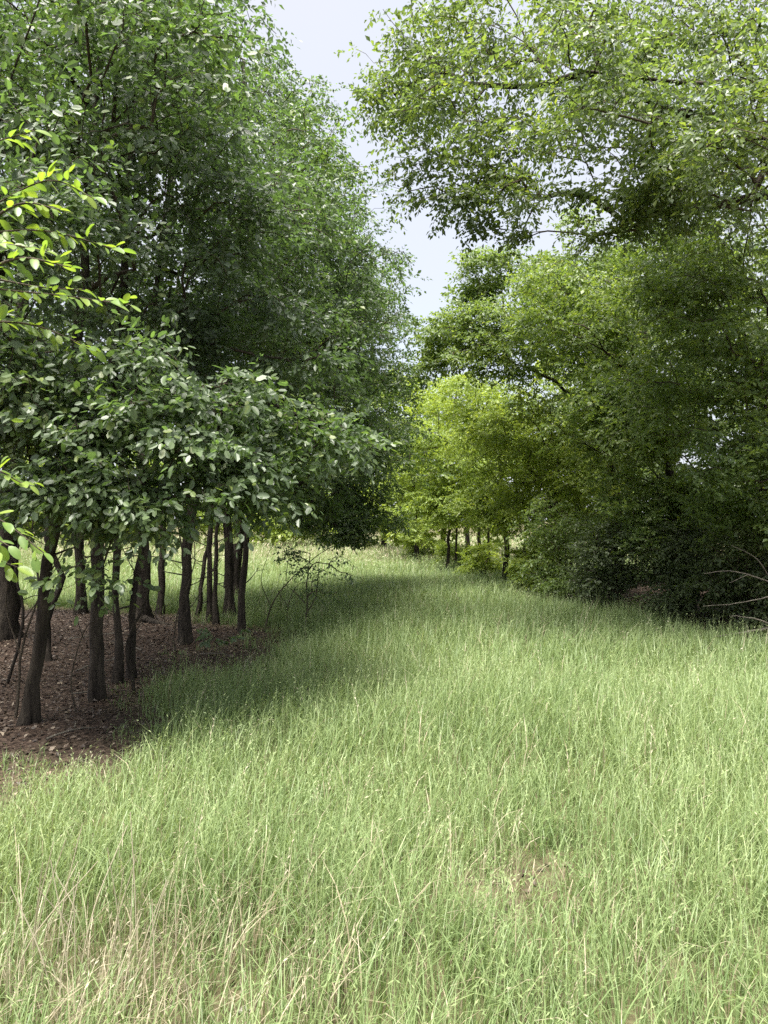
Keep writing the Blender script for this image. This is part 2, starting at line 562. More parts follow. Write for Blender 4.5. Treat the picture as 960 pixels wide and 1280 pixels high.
def tree(name, label, cat, base, trunk, r0, r1, blobs, seed, mat, six=True, group=None, limb_r=.02, hero=0, sides=16, flare=1.55,
         extra_stems=(), bark=None, fine=True, snags=0, **kw):
    global LEAF_TOTAL
    bark = bark or M_BARK
    z0 = float(ground_h(base[0], base[1]))
    tr = [(base[0], base[1], z0 - .08)] + [tuple(p) for p in trunk]
    g = grow(base, tr, r0, r1, blobs, seed, **kw)
    rg = g['rg']
    root = tag(empty(name, (base[0], base[1], z0)), label, cat, group)
    tb = Tubes()
    h = g['tp'][:, 2] - z0
    rr = g['rt'] * (1 + (flare - 1) * np.exp(-np.maximum(h, 0) / .16)) * (1 + rg.normal(size=len(h)) * .035)
    th = np.arange(sides) * 2 * math.pi / sides
    ph = rg.uniform(0, 6.28, 4)
    hh = np.maximum(h, 0)[:, None]
    mult = 1 + (.34 * np.sin(3 * th + ph[0]) + .22 * np.sin(5 * th + ph[1]))[None, :] * np.exp(-hh / .15) + .07 * np.sin(4 * th[None, :] + ph[2] + hh * 1.7) + .06 * np.sin(7 * th[None, :] + ph[3] - hh * 2.6)
    tb.add(g['tp'], rr, sides, rough=.14, rg=rg, mult=mult)
    obj('trunk', tb.mesh('trunk', bark), root)
    for st in extra_stems:
        t2 = Tubes(); sp = smooth_path(st[0], .16)
        t2.add(sp, np.linspace(st[1], st[2], len(sp)), 8, rough=.12, rg=rg)
        obj('trunk', t2.mesh('trunk', bark), root)
    for q in range(snags):
        z = rg.uniform(.35, 2.0) if q else rg.uniform(1.2, 1.9)
        c = np.array([np.interp(z, g['tp'][:, 2], g['tp'][:, 0]), np.interp(z, g['tp'][:, 2], g['tp'][:, 1]), z])
        aa = rg.uniform(0, 6.283); dv = np.array([math.cos(aa), math.sin(aa) * .7, rg.uniform(-.1, .55)]); L_ = rg.uniform(.25, .95)
        sp = smooth_path([c, c + dv * L_ * .35 + rg.normal(size=3) * .04, c + dv * L_ * .7 + rg.normal(size=3) * .08, c + dv * L_ + rg.normal(size=3) * .14], .07)
        t4 = Tubes(); t4.add(sp, np.linspace(rg.uniform(.006, .012), .002, len(sp)), 5, rough=.1, rg=rg)
        if L_ > .45:
            k_ = len(sp) // 2; e = sp[k_] + (dv + rg.normal(size=3) * .7) * L_ * .4
            s2 = smooth_path([sp[k_], (sp[k_] + e) / 2 + rg.normal(size=3) * .03, e], .07)
            t4.add(s2, np.linspace(.004, .0015, len(s2)), 4)
        obj('dead_branch', t4.mesh('dead_branch', bark), root)
    tw = Tubes()
    for pts, rad, from_trunk in g['chains']:
        if from_trunk and rad[1] > limb_r:
            t3 = Tubes(); t3.add(pts, rad, 7, rough=.08, rg=rg)
            obj('limb', t3.mesh('limb', bark), root)
        elif fine or rad[0] > .006:
            tw.add(pts, rad, 6 if rad[0] > .02 else (4 if rad[0] > .011 else 3))
    if tw.n: obj('twigs', tw.mesh('twigs', M_TWIG), root, 'stuff')
    lp, ld, ln, ll = g['lp'], g['ld'], g['ln'], g['ll']
    keep = lp[:, 2] > .12
    if hero:                                                    # the leaves that show largest become parts of their own
        u = lp[:, 0] / lp[:, 1]; v = (lp[:, 2] - EYE) / lp[:, 1]
        size = np.where((np.abs(u) < .50) & (np.abs(v) < .66), ll / np.linalg.norm(lp - np.array([0, 0, EYE]), axis=1), 0)
        hi = np.argsort(-size)[:hero]
        for q in hi: big_leaf(lp[q], ld[q], ln[q], ll[q], mat, root, rg)
        keep[hi] = False
    lp, ld, ln, ll = lp[keep], ld[keep], ln[keep], ll[keep]
    v, F, t = leaf_arrays(lp, ld, ln, ll, rg, six=six)
    LEAF_TOTAL += len(lp)
    obj('crown', mesh_np('crown', v, F, [mat], tint=t), root, 'stuff')
    return root


_leafm = {}
def big_leaf_mesh(mat, k):
    if (mat.name, k) in _leafm: return _leafm[(mat.name, k)]
    rg = np.random.default_rng(50 + k)
    prof = [(0, .0), (.09, .42), (.26, .86), (.50, 1.0), (.74, .86), (.91, .50), (1.0, 0)]
    w = .26 * rg.uniform(.85, 1.15); fold = rg.uniform(.1, .45); dr = rg.uniform(.05, .3); tw = rg.uniform(-.25, .25)
    vs = []
    for (t, p) in prof:
        z = -dr * t * t
        vs += [(t, 0, z), (t, w * p, z + fold * w * p + tw * t * w * p), (t, -w * p, z + fold * w * p - tw * t * w * p)]
    f3, f4 = [], []
    for i in range(len(prof) - 1):
        a, b = i * 3, i * 3 + 3
        f4.append((a, b, b + 1, a + 1)); f4.append((a, a + 2, b + 2, b))
    me = mesh_np('leaf', vs, [f4], [mat], tint=np.clip(rg.uniform(.15, .8) + np.tile([.28, 0, 0], len(prof)) + rg.normal(size=len(vs)) * .07, 0, 1), smooth=True)
    _leafm[(mat.name, k)] = me
    return me


def big_leaf(p, d, n, length, mat, parent, rg, on_part=False):
    d = Vector(d).normalized(); n = Vector(n); n = (n - d * n.dot(d)).normalized(); s = n.cross(d)
    o = bpy.data.objects.new('leaf', big_leaf_mesh(mat, int(rg.integers(0, 12))))
    col.objects.link(o)
    M = Matrix(((d.x, s.x, n.x, p[0]), (d.y, s.y, n.y, p[1]), (d.z, s.z, n.z, p[2]), (0, 0, 0, 1))) @ Matrix.Scale(float(length), 4)
    o.parent = parent
    if not on_part: o.matrix_parent_inverse = Matrix.Translation(-parent.location)   # a part's own world matrix is the identity
    o.matrix_basis = M
    return o


LG = 'trees of the left grove'
RG_ = 'trees of the wood on the right'
FG = 'sunlit trees beyond the path'

# ---- left grove: trunks stand on bare leaf litter
tree('tree', 'forked dark tree leaning right, nearest trunk of the left grove', 'tree', (-2.83, 5.9), [(-2.76, 5.9, .7), (-2.66, 5.85, 1.3), (-2.5, 5.9, 2.2), (-2.45, 6.1, 4.2), (-2.4, 6.3, 6.4)], .048, .02,
     [(-2.55, 4.9, 2.75, .85, .55, .6, 207), (-1.75, 5.0, 2.34, .85, .5, .45, 244), (-1.1, 5.5, 2.36, .7, .6, .40, 183), (-.55, 6.0, 2.36, .45, .5, .33, 79), (-1.65, 4.95, 1.80, .8, .4, .24, 158), (-1.0, 5.6, 1.9, .5, .4, .2, 67), (-2.5, 4.9, 1.85, .4, .35, .25, 54), (-1.86, 4.9, 1.33, .12, .12, .16, 9),
      (-2.45, 5.0, 3.7, .9, .7, .75, 219), (-2.0, 5.6, 4.9, 1.05, .8, 1.0, 292), (-2.8, 5.9, 6.0, 1.4, 1.2, 1.2, 231)], 101, M_LEFT, group=LG, snags=5, hero=300, leaf=.057, nleaf=26, clear=1.7, spray=1.0)
tree('tree', 'straight dark tree with flaking bark, second trunk into the left grove', 'tree', (-2.59, 6.68), [(-2.58, 6.68, 1), (-2.55, 6.7, 2.4), (-2.4, 6.9, 4.5), (-2.3, 7.2, 7.0)], .06, .02,
     [(-1.8, 6.6, 4.3, 1.15, .9, 1.2, 300), (-2.5, 7.0, 6.2, 1.2, 1.2, 1.3, 300), (-1.3, 6.9, 3.2, .9, .8, .5, 150)], 102, M_LEFT, group=LG, snags=5, leaf=.06, nleaf=36, clear=2.1, six=False)
tree('tree', 'thin pole-like tree close behind the straight trunk, part of a pair', 'tree', (-2.68, 7.5), [(-2.66, 7.5, 1), (-2.58, 7.5, 2.2), (-2.3, 7.6, 4.0), (-2.2, 7.8, 6.0)], .04, .016,
     [(-1.5, 8.2, 5.0, 1.1, 1.1, 1.4, 280), (-2.6, 8.2, 7.0, 1.0, 1.2, 1.2, 230)], 103, M_LEFT, group=LG, snags=5, leaf=.058, nleaf=36, clear=2.2, six=False)
tree('tree', 'slim bowed tree beside the thin pole-like one, its top curving right', 'tree', (-2.60, 7.7), [(-2.62, 7.7, .8), (-2.52, 7.7, 1.6), (-2.56, 7.7, 2.3), (-2.4, 8.0, 4.2)], .036, .015,
     [(-2.2, 8.0, 3.6, 1.2, .9, .9, 190)], 104, M_LEFT, group=LG, snags=5, leaf=.06, nleaf=36, clear=2.0, six=False)
tree('tree', 'thick-trunked tree with a surface root, deep in the left grove', 'tree', (-3.8, 11.6), [(-3.8, 11.6, 1), (-3.78, 11.6, 2.5), (-3.6, 11.8, 5), (-3.4, 12, 7.5)], .10, .04,
     [(-3.2, 11.2, 4.2, 2.0, 1.6, 1.8, 260), (-2.8, 11.6, 7.2, 2.0, 1.6, 1.8, 220), (-3.6, 12, 9.4, 1.4, 1.4, 1.3, 140)], 105, M_LEFT, group=LG, snags=5, leaf=.07, nleaf=26, clear=2.4, six=False,
     extra_stems=[([(-3.8, 11.6, .12), (-3.55, 11.35, .07), (-3.2, 11.15, .03), (-2.85, 11.05, -.05)], .06, .022)])
tree('tree', 'narrow straight tree just right of the thick-trunked one', 'tree', (-3.8, 12.6), [(-3.76, 12.6, 1.2), (-3.7, 12.6, 3), (-3.5, 12.8, 6)], .055, .025,
     [(-3.6, 12.8, 5.0, 1.6, 1.5, 2.0, 170), (-3.6, 13.2, 2.25, 1.5, .6, .42, 90)], 106, M_LEFT, group=LG, snags=5, leaf=.072, nleaf=26, clear=2.4, six=False)
tree('tree', 'upright dark tree at the grass edge, midway along the left grove', 'tree', (-2.6, 9.7), [(-2.58, 9.7, .8), (-2.5, 9.7, 1.7), (-2.35, 9.8, 3.2), (-2.0, 10, 5.5), (-1.9, 10.2, 8)], .072, .025,
     [(-1.5, 9.5, 4.2, 1.3, 1.1, 1.3, 340), (-1.65, 10.2, 6.4, 1.3, 1.3, 1.4, 340), (-2.7, 10.2, 8.2, .9, 1.0, 1.0, 150), (-1.2, 9.2, 2.7, .9, .8, .45, 120)], 107, M_LEFT, group=LG, snags=5, leaf=.06, nleaf=36, clear=2.2, six=False)
tree('tree', 'very thin tree tilting right behind the grass-edge tree', 'tree', (-3.1, 12.3), [(-2.98, 12.3, 1.0), (-2.8, 12.3, 2.0), (-2.6, 12.4, 4.2)], .036, .016,
     [(-2.3, 12.0, 4.4, 1.3, 1.1, 1.3, 130)], 108, M_LEFT, group=LG, snags=5, leaf=.07, nleaf=26, clear=2.3, six=False)
tree('tree', 'left one of two close thin trees near the grove end', 'tree', (-2.72, 11.6), [(-2.72, 11.6, 1.0), (-2.66, 11.6, 2.2), (-2.3, 11.8, 4.6)], .042, .016,
     [(-1.6, 11.2, 3.3, 1.2, .9, .9, 220), (-2.0, 12.2, 2.3, .9, .5, .35, 70)], 109, M_LEFT, group=LG, snags=5, leaf=.064, nleaf=26, clear=2.3, six=False)
tree('tree', 'right one of two close thin trees near the grove end', 'tree', (-2.55, 11.3), [(-2.58, 11.3, .9), (-2.5, 11.3, 1.9), (-2.2, 11.4, 3.6)], .036, .016,
     [(-1.2, 11.4, 5.6, 1.1, 1.1, 1.1, 230)], 110, M_LEFT, group=LG, snags=5, leaf=.062, nleaf=26, clear=2.2, six=False)
tree('tree', 'sturdier tree with flared foot between the thin ones at the grove end', 'tree', (-2.5, 12.0), [(-2.5, 12, 1), (-2.4, 12, 2.5), (-2.0, 12.3, 5), (-1.8, 12.6, 8.5)], .07, .025,
     [(-.95, 12.6, 4.6, 1.3, 1.4, 1.5, 350), (-1.35, 13, 7.0, 1.15, 1.4, 1.4, 300), (-2.1, 13, 8.9, .8, 1.1, 1.1, 150)], 111, M_LEFT, group=LG, snags=5, leaf=.062, nleaf=36, clear=2.5, six=False, flare=2.0)
tree('tree', 'last thin tree of the left grove, leaning right over the grass', 'tree', (-2.05, 10.7), [(-2.03, 10.7, .5), (-1.95, 10.7, 1.2), (-1.84, 10.7, 1.9), (-1.5, 10.9, 3.2)], .045, .016,
     [(-1.3, 12.3, 1.95, .9, .6, .32, 100), (-.9, 11.4, 2.9, 1.1, 1.0, .75, 240), (-1.0, 11.2, 4.4, 1.0, 1.0, .9, 200)], 112, M_LEFT, group=LG, snags=5, leaf=.06, nleaf=36, clear=1.8, six=False)
tree('tree', 'big dark-boled tree at the far left of the grove', 'tree', (-5.1, 10), [(-5.1, 10, 1), (-5.05, 10, 2.4), (-4.9, 10, 5), (-4.8, 10, 7)], .13, .04,
     [(-4.5, 9.2, 3.9, 1.8, 1.3, 1.6, 200), (-4.8, 9.6, 6.8, 1.8, 1.6, 1.6, 150), (-6.6, 9.4, 5.0, 1.7, 2.0, 2.0, 170), (-6.4, 11.5, 6.0, 1.6, 1.6, 2.2, 130)], 113, M_LEFT, group=LG, snags=5, leaf=.075, nleaf=26, clear=2.2, six=False)  # two leftmost leaf masses added, largely out of view, to shade the grove floor
tree('tree', 'crooked thin tree kinked twice, between the first and second trunks', 'tree', (-3.85, 8.6), [(-3.9, 8.6, .45), (-3.72, 8.6, .95), (-3.88, 8.6, 1.4), (-3.75, 8.6, 2.2), (-3.6, 8.6, 4)], .036, .015,
     [(-3.4, 8.0, 3.9, 1.5, 1.2, 1.2, 190), (-3.4, 7.2, 2.7, 1.0, .8, .5, 120)], 114, M_LEFT, group=LG, snags=5, leaf=.066, nleaf=26, clear=2.0, flare=1.2, six=False)
tree('tree', 'distant medium tree seen between the crooked and straight trunks', 'tree', (-5.15, 12.6), [(-5.12, 12.6, 1.2), (-5.1, 12.6, 2.6), (-5, 12.8, 6)], .08, .03,
     [(-5, 12.4, 4.8, 1.9, 1.5, 2.2, 200), (-5.8, 12.6, 2.3, 1.4, .6, .45, 90)], 115, M_LEFT, group=LG, snags=5, leaf=.08, nleaf=26, clear=2.4, six=False)
tree('tree', 'low-boughed tree closing the left grove, branches sweeping to the grass', 'tree', (-2.95, 14.6), [(-2.9, 14.6, 1), (-2.8, 14.6, 2.4), (-2.3, 14.8, 5), (-2, 15, 8)], .09, .035,
     [(-.75, 15.0, 3.1, 1.35, 1.4, 1.4, 400), (-.25, 16.3, 4.7, 1.1, 1.4, 1.9, 360), (-.55, 16, 6.8, .95, 1.4, 1.4, 250), (-1.6, 14.4, 2.2, 1.2, 1.0, .6, 150), (-.6, 15.0, 1.85, .85, .9, .62, 170), (-1.0, 14.4, 1.5, .8, .6, .36, 120), (-1.3, 15, 5.4, 1.4, 1.3, 1.5, 200)], 116, M_LEFT,
     group=LG, snags=2, leaf=.07, nleaf=36, clear=1.6, six=False)
tree('tree', 'tree outside the grove edge whose crown fills the upper left', 'tree', (-4.3, 5.6), [(-4.3, 5.6, 1.4), (-4.2, 5.6, 3), (-4, 5.7, 6)], .09, .03,
     [(-3.3, 5.3, 4.4, .9, .7, 1.0, 200), (-3.9, 5.6, 5.8, 1.2, 1.2, 1.6, 190), (-3.2, 5.0, 2.9, .6, .6, .6, 80), (-4.9, 6.4, 4.6, 1.4, 1.6, 1.8, 220), (-4.6, 7.2, 6.8, 1.5, 1.5, 1.4, 170)], 117, M_LEFT, group=LG, snags=5, leaf=.062, nleaf=26, clear=2.0, six=False)  # last two clumps extend the crown left, added to keep sun off the litter

# ---- right wood
tree('tree', 'tall spreading tree whose dark limbs overhang the path from the right', 'tree', (7.2, 9.4), [(7.1, 9.4, 2), (6.8, 9.3, 4), (6.6, 9.2, 6), (6.5, 9.2, 9)], .18, .06,
     [(2.5, 7.6, 5.85, 1.35, 1.1, .85, 354), (3.8, 7.9, 5.9, 1.2, 1.1, 1.2, 311), (1.1, 9.0, 6.25, 1.0, 1.1, .8, 247), (.85, 9.5, 7.5, 1.05, 1.1, .85, 235), (.15, 9.4, 7.15, .5, .7, .45, 74),
      (2.3, 9.6, 8.1, 1.4, 1.1, .8, 203), (4.2, 9.2, 7.6, 1.5, 1.3, 1.1, 279), (2.7, 8.5, 6.85, 1.2, .4, .4, 120), (1.6, 8.7, 5.45, .8, .7, .4, 124), (3.0, 8.5, 5.2, .8, .6, .4, 117), (5.3, 9, 5.8, 1.0, 1.0, 1.2, 139)], 201, M_RIGHT, group=RG_, leaf=.066, nleaf=26, clear=3, six=False,
     limbs=[([(6.8, 9.3, 4.2), (5.3, 9.1, 5.3), (4.3, 9.0, 6.4), (3.4, 8.8, 6.5), (2.6, 8.9, 7.0), (1.8, 8.9, 6.85), (1.0, 9.1, 7.0)], .052, .008),
            ([(6.7, 9.25, 4.8), (5.0, 8.9, 5.5), (3.9, 8.8, 5.35), (3.3, 8.7, 5.25)], .04, .010),
            ([(6.6, 9.2, 5.6), (4.6, 8.6, 6.6), (3.2, 7.9, 6.3), (1.9, 7.5, 6.2)], .05, .008)], droop=.45, up=.03)
tree('tree', 'broad tree at the right edge of the grass, crown reaching low', 'tree', (6.3, 10.9), [(6.3, 10.9, 1.5), (6.1, 10.8, 3), (5.8, 10.7, 6)], .11, .04,
     [(4.5, 9.8, 3.7, 1.25, 1.0, 1.2, 400), (4.9, 9.7, 2.1, 1.0, .8, .8, 300), (4.7, 10.4, 5.3, 1.4, 1.2, 1.0, 320), (5.8, 10.1, 3.8, .9, .9, 1.7, 230)], 202, M_MID, group=RG_, leaf=.064, nleaf=36, clear=1.0, six=False)
tree('tree', 'rounded mid-green tree between the broad edge tree and the sunlit saplings', 'tree', (5.4, 13.6), [(5.3, 13.5, 1.5), (5.0, 13.2, 3), (4.4, 12.9, 5.2)], .085, .035,
     [(4.1, 12.1, 3.4, 1.15, 1.0, 1.3, 420), (3.1, 12.6, 5.2, 1.35, 1.2, .95, 330), (4.3, 11.9, 1.9, .95, .7, .75, 260), (4.6, 12.2, 4.2, 1.2, 1.0, 1.5, 240)], 203, M_MID, group=RG_, leaf=.066, nleaf=36, clear=.9, six=False)
tree('tree', 'taller tree behind, its top outlined against the sky gap', 'tree', (5.2, 16.4), [(5.1, 16.3, 2), (4.6, 16.1, 4), (3.9, 15.8, 6.0)], .095, .035,
     [(2.7, 15, 5.5, 1.4, 1.2, 1.15, 380), (1.6, 15.4, 5.6, .95, 1.0, .75, 210), (3.9, 15, 6.6, 1.4, 1.2, 1.1, 300), (4.6, 15, 3.8, 1.3, 1.1, 1.2, 240), (2.35, 15.2, 6.75, 1.0, .9, .6, 170), (1.3, 15.4, 5.2, .6, .7, .6, 90), (4.3, 14.6, 5, 1.3, 1.0, 1.2, 200)], 204, M_MID, group=RG_, leaf=.072, fine=False, nleaf=36, clear=2, six=False)
tree('tree', 'large backing tree deep in the right wood', 'tree', (8.4, 14.5), [(8.3, 14.5, 3), (8, 14.5, 7)], .14, .05,
     [(6.6, 13.2, 4.3, 2.0, 1.2, 2.2, 330), (8.4, 13.6, 5.5, 1.8, 1.4, 2.2, 160), (6.2, 13.6, 7.2, 1.7, 1.3, 1.3, 220), (6.2, 12.4, 1.6, 1.4, .8, 1.5, 260), (7.6, 12.6, 2.4, 1.4, .8, 2.0, 230), (7.4, 13.4, 5.2, 1.5, 1.0, 1.6, 200)], 205, M_RIGHT, group=RG_, leaf=.10, fine=False, nleaf=26, clear=.8, six=False)
tree('tree', 'tree filling the back of the right wood behind the rounded one', 'tree', (7.0, 19), [(7, 19, 2.5), (6.6, 19, 6)], .12, .05,
     [(5.2, 18.2, 3.6, 2.0, 1.4, 2.2, 300), (5.4, 18.6, 7.0, 1.8, 1.4, 1.5, 220), (6.1, 18.6, 3.0, 1.2, .8, 1.7, 170), (5.0, 17.4, 1.4, 1.0, .8, .9, 120), (7.4, 18, 3.2, 1.6, 1.2, 2.8, 300)], 206, M_RIGHT, group=RG_, leaf=.105, fine=False, nleaf=26, clear=.8, six=False)

tree('tree', 'hindmost tree of the right wood, seen only through gaps in the leaves', 'tree', (10.5, 20), [(10.5, 20, 2.5), (10.2, 20, 6)], .14, .05,
     [(9.7, 18.6, 4.5, 2.6, 1.4, 3.8, 380), (7.4, 20.5, 4.0, 2.2, 1.2, 3.8, 420), (7.6, 20, 8.6, 2.4, 1.4, 1.6, 150)], 207, M_RIGHT, group=RG_, leaf=.15, fine=False, nleaf=26, spray=1.5, clear=.6, six=False, step=.8)

# ---- sunlit trees where the path bends
tree('tree', 'sunlit yellow-green tree on two slim stems beside the far grass', 'tree', (1.9, 22), [(1.95, 22, 1), (2.1, 22, 2.2), (2.0, 22, 4)], .05, .022,
     [(1.8, 21.9, 3.4, 1.35, 1.2, 1.5, 400), (1.1, 21.8, 2.1, .8, .7, .7, 130), (1.0, 21.9, 4.2, 1.0, .9, 1.0, 170), (2.3, 21.5, 1.8, .9, .7, .6, 130)], 301, M_BRIGHT, group=FG, leaf=.08, fine=False, nleaf=26, clear=.9, six=False,
     extra_stems=[([(2.12, 22.05, -.05), (2.15, 22.05, 1), (2.2, 22, 2.4), (2.3, 22, 3.4)], .04, .018)])
tree('tree', 'sunlit tree with a single dark straight trunk at the right wood edge', 'tree', (3.1, 18.8), [(3.1, 18.8, 1), (3.08, 18.8, 2), (2.9, 18.8, 4)], .075, .028,
     [(2.7, 18.4, 3.5, 1.5, 1.2, 1.5, 480), (2.3, 18.3, 2.0, .9, .7, .6, 150), (2.2, 18.2, 4.6, 1.1, .9, .9, 190), (3.2, 18.1, 1.8, .8, .7, .6, 140)], 302, M_BRIGHT, group=FG, leaf=.074, fine=False, nleaf=26, clear=1.2, six=False)
tree('tree', 'slender yellow-green tree right of the single dark trunk', 'tree', (3.4, 17.6), [(3.4, 17.6, 1), (3.5, 17.5, 2.2), (3.6, 17.4, 3.6)], .042, .018,
     [(3.6, 16.8, 3.2, 1.3, 1.0, 1.5, 420), (3.2, 16.4, 1.9, .8, .6, .6, 130), (4.1, 16.2, 1.6, .8, .6, .8, 130), (3.1, 15.9, 3.3, 1.0, .8, 1.2, 260), (3.9, 14.6, 2.6, .8, .6, 1.2, 200)], 303, M_BRIGHT, group=FG, leaf=.07, fine=False, nleaf=26, clear=1.0, six=False)
tree('tree', 'pale sunlit tree at the very end of the grassy path', 'tree', (1.25, 28), [(1.2, 28, 1.4), (1.1, 28, 3), (1.0, 28, 5)], .07, .03,
     [(.9, 27.8, 3.7, 1.5, 1.2, 2.0, 360), (.2, 27.6, 2.2, 1.0, .8, 1.0, 150), (1.6, 27.2, 1.5, .9, .7, .8, 130), (.4, 27.2, 1.3, 1.0, .7, .6, 130)], 304, M_BRIGHT, group=FG, leaf=.10, fine=False, nleaf=26, clear=.7, six=False)
tree('tree', 'taller sunlit tree rising behind the two-stemmed one', 'tree', (2.9, 25.6), [(2.8, 25.6, 2), (2.6, 25.6, 4), (2.5, 25.6, 6)], .085, .03,
     [(2.4, 25.2, 4.9, 1.8, 1.4, 1.7, 400), (3.6, 25, 3.6, 1.6, 1.2, 1.9, 280), (5.2, 25, 5.4, 1.4, 1.1, 1.5, 170)], 305, M_BRIGHT, group=FG, leaf=.095, fine=False, nleaf=26, clear=1.2, six=False)
tree('tree', 'small tree with twin thin trunks left of the single dark trunk', 'tree', (2.95, 23.2), [(2.95, 23.2, 1), (2.9, 23.2, 2.2), (3.0, 23.2, 3.6)], .065, .028,
     [(3.1, 23, 2.8, 1.3, 1.0, 1.4, 240)], 306, M_BRIGHT, group=FG, leaf=.085, fine=False, nleaf=26, clear=1.0, six=False,
     extra_stems=[([(3.25, 23.3, -.05), (3.28, 23.3, 1), (3.2, 23.2, 2.4)], .05, .025)])
for k, (x, y, z, s, lab) in enumerate([(.0, 38, 6.4, 2.6, 'hazy bright tree closing the gap above the path end'), (-6.5, 44, 4.2, 3.4, 'bright round tree across the meadow behind the grove end'), (-12.5, 43, 4.0, 3.4, 'bright wide tree across the meadow behind the thin trunks'),
                                       (-18.5, 41, 4.0, 3.5, 'bright tree across the meadow seen behind the first trunks'), (-24.5, 39, 4.2, 3.6, 'bright tree at the leftmost end of the meadow edge'), (2.6, 33, 6.2, 2.8, 'tall bright tree behind the sunlit saplings'),
                                       (8, 30, 5.2, 3.4, 'tall bright tree behind the right wood'), (-3.4, 40, 4.4, 2.6, 'narrow bright tree across the meadow, just left of the path end')]):
    tree('tree', lab, 'tree', (x, y), [(x, y, 1.5), (x + .2, y, z)], .14, .05,
         [(x, y - .3, z, s, s * .8, z * .68, 330), (x + s * .55, y - .5, z * .42, s * .7, s * .5, z * .42, 170), (x - s * .55, y - .5, z * .42, s * .7, s * .5, z * .42, 170)], 330 + k, M_BRIGHT, group=FG, leaf=.19, fine=False, nleaf=26, spray=2.2, clear=.5, six=False, step=.8)

# ---- shrubs under the right wood
SG = 'shrubs along the right wood edge'
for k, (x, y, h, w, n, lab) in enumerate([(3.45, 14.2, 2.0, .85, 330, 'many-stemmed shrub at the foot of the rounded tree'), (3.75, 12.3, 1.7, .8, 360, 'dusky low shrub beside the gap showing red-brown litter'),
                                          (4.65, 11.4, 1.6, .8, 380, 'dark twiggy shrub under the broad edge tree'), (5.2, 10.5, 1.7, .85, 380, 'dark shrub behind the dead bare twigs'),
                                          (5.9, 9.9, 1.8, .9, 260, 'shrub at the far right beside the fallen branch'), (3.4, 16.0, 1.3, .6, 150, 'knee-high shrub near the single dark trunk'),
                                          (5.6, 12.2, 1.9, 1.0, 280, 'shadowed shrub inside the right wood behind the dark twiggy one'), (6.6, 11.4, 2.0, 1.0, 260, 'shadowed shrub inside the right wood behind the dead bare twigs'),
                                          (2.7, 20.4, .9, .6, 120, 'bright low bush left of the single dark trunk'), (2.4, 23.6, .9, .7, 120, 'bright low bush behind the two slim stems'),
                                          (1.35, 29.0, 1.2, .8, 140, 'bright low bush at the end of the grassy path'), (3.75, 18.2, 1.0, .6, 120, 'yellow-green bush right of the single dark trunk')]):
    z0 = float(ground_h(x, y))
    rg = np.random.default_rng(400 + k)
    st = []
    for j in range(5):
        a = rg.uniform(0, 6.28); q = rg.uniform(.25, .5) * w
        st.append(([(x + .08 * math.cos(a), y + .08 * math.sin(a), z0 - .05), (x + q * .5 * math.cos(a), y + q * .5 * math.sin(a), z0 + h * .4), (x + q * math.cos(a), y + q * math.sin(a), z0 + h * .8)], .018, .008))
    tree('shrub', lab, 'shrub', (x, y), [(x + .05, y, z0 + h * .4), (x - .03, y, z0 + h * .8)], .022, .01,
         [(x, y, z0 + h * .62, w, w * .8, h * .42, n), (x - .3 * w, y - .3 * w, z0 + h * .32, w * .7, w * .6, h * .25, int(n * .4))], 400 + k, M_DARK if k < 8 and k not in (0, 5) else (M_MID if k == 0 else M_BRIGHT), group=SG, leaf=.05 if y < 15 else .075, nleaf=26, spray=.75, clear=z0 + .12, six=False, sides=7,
         extra_stems=st, bark=M_TWIG, flare=1.2)

# ---- sapling and bare stems by the grove end
z0 = float(ground_h(-1.12, 10.4))
tree('sapling', 'thin spindly sapling with sparse leaves standing alone in the grass', 'sapling', (-1.12, 10.4), [(-1.08, 10.4, .35), (-1.1, 10.4, .7), (-1.05, 10.4, 1.15)], .016, .006,
     [(-.95, 10.4, 1.0, .36, .35, .28, 24), (-.62, 10.3, .98, .22, .2, .2, 12), (-1.35, 10.4, 1.15, .25, .2, .2, 8), (-.95, 10.4, .62, .28, .2, .22, 12)], 501, M_LEFT, leaf=.04, nleaf=16, spray=.55, clear=.3, sides=7, bark=M_TWIG, flare=1.3,
     extra_stems=[([(-1.10, 10.4, .3), (-.95, 10.38, .55), (-.9, 10.36, 1.1)], .011, .004), ([(-1.1, 10.4, .45), (-1.4, 10.4, .72), (-1.45, 10.35, .35)], .008, .003)])


def bare(name, lab, cat, grp, paths, mat=M_TWIG):
    p0 = paths[0][0][0]
    root = tag(empty(name, p0), lab, cat, grp)
    for k, (pl, ra, rb) in enumerate(paths):
        t = Tubes(); sp = smooth_path(pl, .06)
        rg = np.random.default_rng(int(abs(pl[0][0]) * 1000) + k)
        w = np.cumsum(rg.normal(size=sp.shape) * .004, 0); sp = sp + w - w[0]
        t.add(sp, np.linspace(ra, rb, len(sp)), 6, rough=.08, rg=rg)
        obj('stem' if k == 0 else 'twig', t.mesh('stem', mat), root)
    return root


